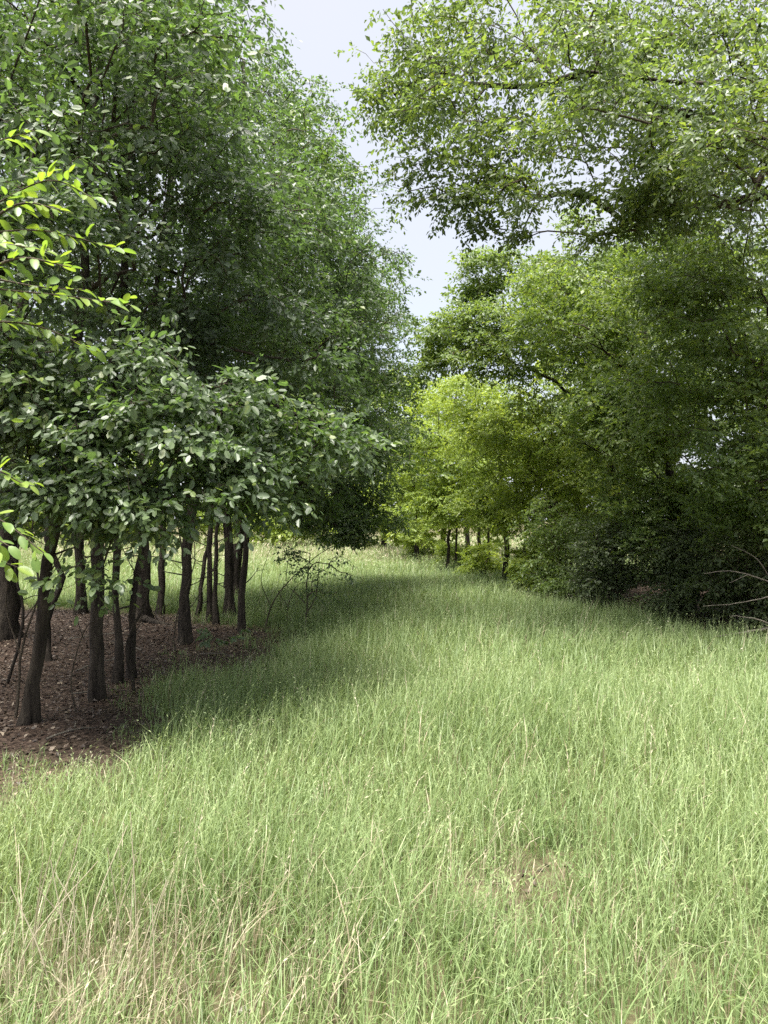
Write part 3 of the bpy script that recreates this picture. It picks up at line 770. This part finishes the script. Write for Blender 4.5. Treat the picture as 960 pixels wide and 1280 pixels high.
BG = 'bare stems under the grove'
bare('bare_sapling', 'leafless arching sapling just right of the last leaning trunk', 'sapling', BG, [([(-1.72, 10.6, -.03), (-1.62, 10.6, .4), (-1.4, 10.6, .75), (-1.05, 10.6, 1.05), (-.75, 10.6, 1.25)], .012, .004),
      ([(-1.62, 10.6, .4), (-1.75, 10.6, .8), (-1.6, 10.6, 1.3)], .007, .003), ([(-1.4, 10.6, .75), (-1.35, 10.6, 1.1), (-1.2, 10.6, 1.35)], .006, .002), ([(-1.3, 10.6, .85), (-1.0, 10.6, .8), (-.85, 10.6, .95)], .005, .002)])
bare('bare_sapling', 'small leafless hooked stem between the arching sapling and the spindly one', 'sapling', BG, [([(-1.45, 11.2, -.03), (-1.44, 11.2, .3), (-1.3, 11.2, .62), (-1.0, 11.2, .72)], .010, .003),
      ([(-1.44, 11.2, .3), (-1.6, 11.2, .55), (-1.55, 11.2, .9)], .006, .002)])
bare('bare_sapling', 'whippy bare stem left of the nearest leaning trunk', 'sapling', BG, [([(-3.02, 6.1, -.03), (-2.98, 6.1, .5), (-2.86, 6.1, .95), (-2.55, 6.0, 1.5)], .014, .004), ([(-2.98, 6.1, .5), (-3.1, 6.1, .9), (-3.0, 6, 1.4)], .008, .003)])
bare('bare_sapling', 'short bare stem between the nearest and straight trunks', 'sapling', BG, [([(-2.55, 6.2, -.03), (-2.6, 6.2, .3), (-2.5, 6.2, .7), (-2.3, 6.1, .85)], .008, .003), ([(-2.5, 6.2, .62), (-2.6, 6.2, .9)], .004, .002)])
bare('bare_sapling', 'wispy bare stem right of the slim bowed tree', 'sapling', BG, [([(-2.3, 8.2, -.03), (-2.28, 8.2, .5), (-2.1, 8.2, 1.1), (-2.15, 8.2, 1.7)], .010, .004), ([(-2.28, 8.2, .5), (-2.05, 8.2, .8), (-1.8, 8.2, 1.2)], .006, .002), ([(-2.15, 8.2, 1.0), (-2.4, 8.1, 1.3)], .004, .002)])

for (lab, pth) in [('thin wavering bare stem behind the crooked thin tree', [(-4.4, 9.4, 0), (-4.3, 9.4, .7), (-4.42, 9.4, 1.4), (-4.25, 9.4, 2.3)]),
                   ('thin bare stem left of the thick-trunked tree', [(-4.15, 10.9, 0), (-4.2, 10.9, .8), (-4.05, 10.9, 1.5), (-4.1, 10.9, 2.4)]),
                   ('thin bare stem behind the upright grass-edge tree', [(-3.0, 11.0, 0), (-2.95, 11.0, .9), (-3.05, 11.0, 1.6), (-2.9, 11.0, 2.5)]),
                   ('thin bare stem between the forked and the big dark-boled trees', [(-3.75, 7.4, 0), (-3.6, 7.4, .6), (-3.68, 7.4, 1.2), (-3.5, 7.4, 2.2)]),
                   ('slanting bare stem in front of the slim bowed tree', [(-2.35, 7.0, 0), (-2.4, 7.0, .5), (-2.25, 7.0, 1.0), (-2.3, 7.0, 1.9)])]:
    a_ = np.array(pth); a_[0, 2] = -.03
    bare('bare_sapling', lab, 'sapling', BG, [([tuple(q) for q in a_], .017, .008), ([tuple(a_[1]), tuple(a_[1] + (.2, .05, .25)), tuple(a_[1] + (.45, 0, .35))], .006, .002), ([tuple(a_[2]), tuple(a_[2] + (-.2, .05, .3)), tuple(a_[2] + (-.3, 0, .6))], .006, .002)], M_BARK)

# dead wood
bare('fallen_branch', 'grey fallen branch lying in the grass at the right wood edge', 'branch', None, [([(4.0, 9.0, .20), (4.35, 9.05, .24), (4.75, 9.1, .33), (5.3, 9.2, .55), (5.9, 9.3, .75)], .012, .03),
      ([(4.75, 9.1, .33), (4.45, 9.0, .42), (4.2, 9.0, .44)], .012, .004), ([(5.0, 9.15, .42), (4.9, 9.0, .2), (4.75, 8.9, .1)], .010, .004)], M_DEAD)
bare('dead_branch', 'pale dead branch with bare twigs poking out from the dark shrubs', 'branch', None, [([(6.0, 9.5, .75), (5.3, 9.3, .78), (4.8, 9.2, .85), (4.3, 9.1, 1.0), (3.9, 9.0, .98)], .018, .004),
      ([(5.3, 9.3, .78), (4.8, 9.15, .70), (4.3, 9.0, .62), (3.85, 9.0, .60)], .010, .003), ([(4.8, 9.2, .85), (4.55, 9.1, 1.15), (4.2, 9.0, 1.3)], .008, .003), ([(4.5, 9.15, .95), (4.2, 9.0, .86)], .005, .002),
      ([(5.1, 9.25, .8), (4.9, 9.1, 1.05), (4.85, 9.1, 1.4)], .007, .003)], M_DEAD)
for (x, y, a_, L_) in [(-2.9, 6.9, .3, .5), (-3.3, 8.0, 1.1, .7), (-2.2, 8.9, -.4, .45), (-3.0, 9.2, 2.4, .8), (-2.45, 5.4, .9, .4), (-4.2, 9.9, .2, .9), (-2.75, 10.6, 1.9, .5)]:
    zz = float(ground_h(x, y)) + .02
    e = np.array([math.cos(a_), math.sin(a_), 0.]) * L_
    bare('fallen_stick', 'short dead stick lying on the leaf litter under the left grove', 'stick', 'sticks on the grove floor', [([(x, y, zz), (x + e[0] * .5, y + e[1] * .5 + .04, zz + .03), (x + e[0], y + e[1], zz + .01)], .009, .004),
         ([(x + e[0] * .5, y + e[1] * .5 + .04, zz + .03), (x + e[0] * .7 - e[1] * .25, y + e[1] * .7 + e[0] * .25, zz + .05)], .005, .002)], M_DEAD)
bare('dead_branch', 'thin dead stick lying in the dry grass by the fallen branch', 'branch', None, [([(4.35, 8.5, .12), (4.7, 8.55, .15), (5.1, 8.6, .17)], .009, .005), ([(4.7, 8.55, .15), (4.85, 8.45, .28)], .005, .002)], M_DEAD)

# ---- young tree at the left, outside the frame; its leafy twigs reach into view
rg = np.random.default_rng(77)
bx, by = -2.25, 2.25
z0 = float(ground_h(bx, by))
root = tag(empty('young_tree', (bx, by, z0)), 'nearby young tree with large fresh yellow-green leaves reaching in at left', 'tree')
tb = Tubes(); tp = smooth_path([(bx, by, z0 - .06), (bx + .05, by, 1), (bx + .12, by, 2.2), (bx + .1, by, 3.4)], .12)
tb.add(tp, np.linspace(.035, .012, len(tp)), 9, rough=.1, rg=rg)
obj('trunk', tb.mesh('trunk', M_BARK), root)
TW = [  # twig paths that carry the leaves
    ([(-2.13, 2.25, 2.0), (-1.6, 2.25, 2.35), (-1.2, 2.22, 2.55), (-1.0, 2.2, 2.63), (-.86, 2.18, 2.57)], .35),
    ([(-2.13, 2.25, 2.05), (-1.6, 2.2, 2.3), (-1.25, 2.2, 2.45), (-1.02, 2.2, 2.48), (-.78, 2.2, 2.42)], .35),
    ([(-2.13, 2.25, 1.9), (-1.6, 2.2, 2.15), (-1.25, 2.15, 2.28), (-1.0, 2.12, 2.27), (-.72, 2.1, 2.23)], .35),
    ([(-1.6, 2.2, 2.15), (-1.25, 2.2, 2.2), (-1.05, 2.2, 2.2), (-.85, 2.2, 2.12)], .5),
    ([(-2.13, 2.25, 2.3), (-1.6, 2.2, 2.62), (-1.25, 2.2, 2.72), (-1.04, 2.2, 2.78)], .75),
    ([(-2.2, 2.25, 1.4), (-1.7, 2.15, 1.62), (-1.3, 2.08, 1.68), (-1.08, 2.05, 1.63), (-.93, 2.03, 1.53)], .4),
    ([(-2.2, 2.25, 1.35), (-1.6, 2.1, 1.55), (-1.2, 2.05, 1.55), (-1.0, 2.03, 1.49)], .45),
    ([(-1.6, 2.2, 2.35), (-1.3, 2.3, 2.38), (-1.1, 2.35, 2.36), (-.95, 2.35, 2.35)], .4),
    ([(-1.6, 2.15, 1.6), (-1.25, 2.2, 1.78), (-1.05, 2.2, 1.72)], .5),
    ([(-1.25, 2.2, 2.45), (-1.08, 2.18, 2.55), (-.95, 2.17, 2.53)], .5), ([(-1.25, 2.15, 2.28), (-1.05, 2.1, 2.36), (-.88, 2.08, 2.33)], .5),
    ([(-1.3, 2.08, 1.68), (-1.1, 2.0, 1.60), (-1.0, 1.98, 1.55)], .5), ([(-1.3, 2.2, 2.4), (-1.12, 2.15, 2.42), (-.98, 2.15, 2.40)], .5)]
nb = 0
def near_leaf(p, dr, nn, size):
    global nb
    big_leaf(p, dr, nn, size, M_NEAR, shoot, rg, True); nb += 1


for pl, t0 in TW:
    sp = smooth_path(pl, .026)
    t = Tubes(); t.add(sp, np.linspace(.0065, .0016, len(sp)), 6)
    shoot = obj('twig', t.mesh('twig', M_TWIG), root)
    s = next((i for i in range(len(sp)) if sp[i][0] > -1.16), len(sp) - 2)
    for i in range(s, len(sp)):
        tg = unit(sp[min(i + 1, len(sp) - 1)] - sp[max(i - 1, 0)])
        side = 1 if i % 2 else -1
        perp = unit(np.cross(np.array([0, 0, 1.0]), tg)) * side
        last = i >= len(sp) - 1
        nn = np.array([rg.normal() * .4, rg.normal() * .4 - .45, 1.0])
        dr = tg * (1.0 if last else rg.uniform(.35, .8)) + perp * (.1 if last else rg.uniform(.4, .9)) + np.array([0, 0, rg.normal() * .35 - .1])
        near_leaf(sp[i], dr, nn, .050 * rg.uniform(.65, 1.15))
        if not last:                                             # a short side shoot with two or three more leaves
            sh = unit(tg * .6 - perp * rg.uniform(.3, 1) + np.array([0, 0, rg.normal() * .7]))
            for q in range(int(rg.integers(1, 3))):
                near_leaf(sp[i] + sh * (.012 + .022 * q), sh + perp * rg.uniform(-.7, .7) + np.array([0, 0, -.15]), nn + rg.normal(size=3) * .3, .043 * rg.uniform(.6, 1.15))

# ------------------------------------------------------------------ grass
def blades(p0, h, az, lean, curl, w, tint, segs, rg):
    """N curved tapering ribbons; returns verts, quads, tris, tint"""
    N = len(p0)
    d = np.stack([np.cos(az), np.sin(az), np.zeros(N)], -1); s = np.stack([-d[:, 1], d[:, 0], np.zeros(N)], -1)
    tw = rg.uniform(-.9, .9, N)
    k = 2 * segs + 1
    V = np.zeros((N, k, 3))
    for i in range(segs + 1):
        t = i / segs
        a_ = lean * t + curl * t * t
        c = p0 + d * (h * np.sin(a_) * t * .9)[:, None]
        c[:, 2] += h * t * np.maximum(.25, np.cos(a_ * .75))
        ww = (w * (1 - .85 * t ** 1.6) * .5)[:, None]
        sd_ = s * np.cos(tw * t)[:, None] + d * (np.sin(tw * t) * .6)[:, None]
        if i < segs:
            V[:, 2 * i] = c + sd_ * ww; V[:, 2 * i + 1] = c - sd_ * ww
        else:
            V[:, 2 * i] = c
    b = np.arange(N)[:, None] * k
    Q = np.concatenate([b + np.array([[2 * i, 2 * i + 1, 2 * i + 3, 2 * i + 2]]) for i in range(segs - 1)]) if segs > 1 else np.zeros((0, 4), int)
    T3 = b + np.array([[2 * segs - 2, 2 * segs - 1, 2 * segs]])
    return V.reshape(-1, 3), Q, T3, np.repeat(tint, k)


def spikes(p0, h, az, lean, curl, tint, m, size, rg):
    """flowering stems: spikelets alternating up the last third of each stem"""
    N = len(p0)
    d = np.stack([np.cos(az), np.sin(az), np.zeros(N)], -1); s = np.stack([-d[:, 1], d[:, 0], np.zeros(N)], -1)
    def pos(t):
        a_ = lean * t + curl * t * t
        c = p0 + d * (h * np.sin(a_) * t * .9)[:, None]
        c[:, 2] += h * t * np.maximum(.25, np.cos(a_ * .75))
        return c
    V = np.zeros((N, m, 4, 3))
    for k in range(m):
        t = .60 + .40 * k / m
        c = pos(t); tg = unit(pos(t + .04) - c); sg = 1 if k % 2 else -1
        o = unit(s * sg * .45 + tg); L_ = (size * (1.15 - .5 * k / m)) * rg.uniform(.8, 1.2, (N, 1))
        per = unit(np.cross(o, d + .01)) * L_ * .11
        V[:, k, 0] = c; V[:, k, 1] = c + o * L_ * .5 + per; V[:, k, 2] = c + o * L_; V[:, k, 3] = c + o * L_ * .5 - per
    Q = np.arange(N * m * 4).reshape(-1, 4)
    return V.reshape(-1, 3), Q, np.zeros((0, 3), int), np.repeat(np.clip(tint + .2, 0, 1), m * 4)


GV, GQ, GT, GI, GM = [], [], [], [], [[], []]
goff = 0
def add_grass(V, Q, T3, tint, straw):
    global goff
    GV.append(V); GQ.append(Q + goff); GT.append(T3 + goff); GI.append(tint)
    GM[0].append(np.full(len(Q), straw, np.int32)); GM[1].append(np.full(len(T3), straw, np.int32))
    goff += len(V)


def field(x0, x1, y0, y1, dens, segs, w, heads, m, spk, seed, clump=.05, hs=1.0):
    rg = np.random.default_rng(seed)
    n = int((x1 - x0) * (y1 - y0) * dens)
    nc = n // 7                                                  # blades grow in little tufts
    cx = rg.uniform(x0, x1, nc); cy_ = rg.uniform(y0, y1, nc)
    keep = (np.abs(cx) < cy_ * .60 + .5)
    g = grassy(cx, cy_)
    keep &= rg.random(nc) < np.clip(g * 1.3 - .05, 0, 1) ** 1.3
    cx, cy_, g = cx[keep], cy_[keep], g[keep]
    caz = rg.uniform(0, 6.283, len(cx)); ch = rg.uniform(.75, 1.2, len(cx))
    i = np.repeat(np.arange(len(cx)), 7)
    x = cx[i] + rg.normal(size=len(i)) * clump; y = cy_[i] + rg.normal(size=len(i)) * clump
    hg = (.22 + .78 * np.clip(g[i], 0, 1) ** 1.4) * (.78 + .5 * vnoise(x, y, 1.3)) * ch[i] * (1 - .18 * np.exp(-((y - 2.2) / .75) ** 2)) * hs
    az = np.where(rg.random(len(i)) < .5, caz[i] + rg.normal(size=len(i)) * .8, rg.normal(size=len(i)) * 1.1 + .1)
    dr = dryness(x, y) + rg.normal(size=len(i)) * .16
    straw = rg.random(len(i)) < np.clip((dr - .16) * 1.0, .015, .8)
    p0 = np.stack([x, y, ground_h(x, y) - .015], -1)
    head = rg.random(len(i)) < heads
    tint = np.clip(rg.normal(.5, .2, len(i)), 0, 1)
    h = .33 * hg * rg.uniform(.5, 1.12, len(i)); lean = rg.normal(size=len(i)) * .2 + .12; curl = np.abs(rg.normal(size=len(i))) * .62
    wid = w * rg.uniform(.6, 1.35, len(i))
    for st in (0, 1):
        q = (straw == bool(st)) & ~head
        if q.any(): add_grass(*blades(p0[q], h[q], az[q], lean[q], curl[q], wid[q], tint[q], segs, rg), st)
        q = (straw == bool(st)) & head
        if q.any():
            hh = .44 * hg[q] * rg.uniform(.8, 1.15, q.sum()); cu = curl[q] * 1.15
            add_grass(*blades(p0[q], hh, az[q], lean[q] * .6, cu, np.full(q.sum(), w * .42), np.clip(tint[q] + .15, 0, 1), segs, rg), st)
            add_grass(*spikes(p0[q], hh, az[q], lean[q] * .6, cu, tint[q] + .08, m, spk, rg), st)


field(-3.4, 3.4, 1.7, 4.2, 2700, 4, .0058, .11, 6, .020, 1)
field(-4.2, 4.4, 4.2, 7.0, 2100, 3, .0068, .10, 4, .024, 2)
field(-5.5, 6.0, 7.0, 12., 1000, 2, .0105, .08, 3, .028, 3)
field(-9., 7.0, 12., 20., 480, 2, .014, .08, 2, .04, 4, .07)
field(-16., 10., 20., 34., 160, 1, .028, .16, 2, .09, 5, .12)
field(-30., 14., 34., 60., 34, 1, .07, .15, 1, .16, 6, .2, 1.1)
me = mesh_np('grass', np.concatenate(GV), [np.concatenate(GQ), np.concatenate(GT)], [M_GRASS, M_STRAW], tint=np.concatenate(GI))
me.polygons.foreach_set('material_index', np.concatenate(GM[0] + GM[1]))
tag(obj('grass', me), 'tall pale green seeding grass covering the path and meadow', 'grass', kind='stuff')

# ------------------------------------------------------------------ leaf litter on the woodland floor
def litter_mat():
    m, N, L, p, out = mat_new('dead_leaf')
    at = N.new('ShaderNodeAttribute'); at.attribute_name = 'tint'
    r = ramp(N, [(0, (.028, .019, .013)), (.4, (.060, .041, .028)), (.75, (.115, .082, .056)), (1, (.27, .215, .155))])
    L.new(at.outputs['Fac'], r.inputs[0]); L.new(r.outputs[0], p.inputs['Base Color'])
    p.inputs['Roughness'].default_value = .6
    return m


n = 75000
x = rng.uniform(-8, 7, n); y = rng.uniform(2.5, 19, n)
g = grassy(x, y)
k = (rng.random(n) > g * .98) & (np.abs(x) < y * .6 + 1)
k &= ~((x < -2.5) & (y > 15))
x, y = x[k], y[k]
p = np.stack([x, y, ground_h(x, y) + rng.uniform(.004, .022, len(x))], -1)
d = rng.normal(size=p.shape) * np.array([1, 1, .25]); nn = rng.normal(size=p.shape) * .35 + np.array([0, 0, 1])
v, F, t = leaf_arrays(p, d, nn, .045 * rng.uniform(.5, 1.3, len(p)), rng, w=.3, fold=.5, six=False)
tag(obj('leaf_litter', mesh_np('leaf_litter', v, F, [litter_mat()], tint=t)), 'brown fallen leaves covering the floor under the trees', 'leaf litter', kind='stuff')

# ---- small plants and stalks
z0 = float(ground_h(-1.72, 7.4))
tree('weed', 'small dark leafy weed growing at the edge of the leaf litter', 'weed', (-1.72, 7.4), [(-1.7, 7.4, z0 + .2), (-1.66, 7.4, z0 + .38)], .006, .003,
     [(-1.64, 7.4, z0 + .42, .12, .1, .1, 6)], 601, M_LEFT, leaf=.05, nleaf=16, spray=.35, clear=z0 + .1, sides=6, bark=M_TWIG, flare=1.1)
for k in range(26):
    x = rng.uniform(-1.30, -.70); y = rng.uniform(2.3, 2.8); h = rng.uniform(.32, .56)
    z0 = float(ground_h(x, y)); dx, dy = rng.normal() * .10, rng.normal() * .07
    t = Tubes()
    sp = smooth_path([(x, y, z0 - .02), (x + dx * .35, y + dy * .3, z0 + h * .5), (x + dx, y + dy, z0 + h)], .04)
    t.add(sp, np.linspace(.0032, .0014, len(sp)), 5)
    tag(obj('dry_stalk', t.mesh('dry_stalk', M_STRAW, tint=.9)), 'tall straw-coloured dry stalk standing in the nearest grass at lower left', 'stalk', 'dry stalks at the lower left')

import bmesh
bm = bmesh.new(); bmesh.ops.create_icosphere(bm, subdivisions=2, radius=1)
rg = np.random.default_rng(9)
for vv in bm.verts:
    q = 1 + rg.normal() * .13
    vv.co = Vector((vv.co.x * .021 * q, vv.co.y * .017 * q, vv.co.z * .012 * q))
sm, N, L, pp, out = mat_new('pale_stone')
nz = N.new('ShaderNodeTexNoise'); nz.inputs['Scale'].default_value = 60
r = ramp(N, [(.3, (.16, .145, .125)), (.7, (.30, .275, .24))]); L.new(nz.outputs['Fac'], r.inputs[0]); L.new(r.outputs[0], pp.inputs['Base Color'])
pp.inputs['Roughness'].default_value = .85
me = bpy.data.meshes.new('stone'); bm.to_mesh(me); bm.free(); me.materials.append(sm)
st = bpy.data.objects.new('stone', me); st.location = (-.46, 2.46, float(ground_h(-.46, 2.46)) + .01); col.objects.link(st)
tag(st, 'small pale stone lying in the dry grass nearest the camera', 'stone')

print('LEAVES', LEAF_TOTAL, 'near', nb)
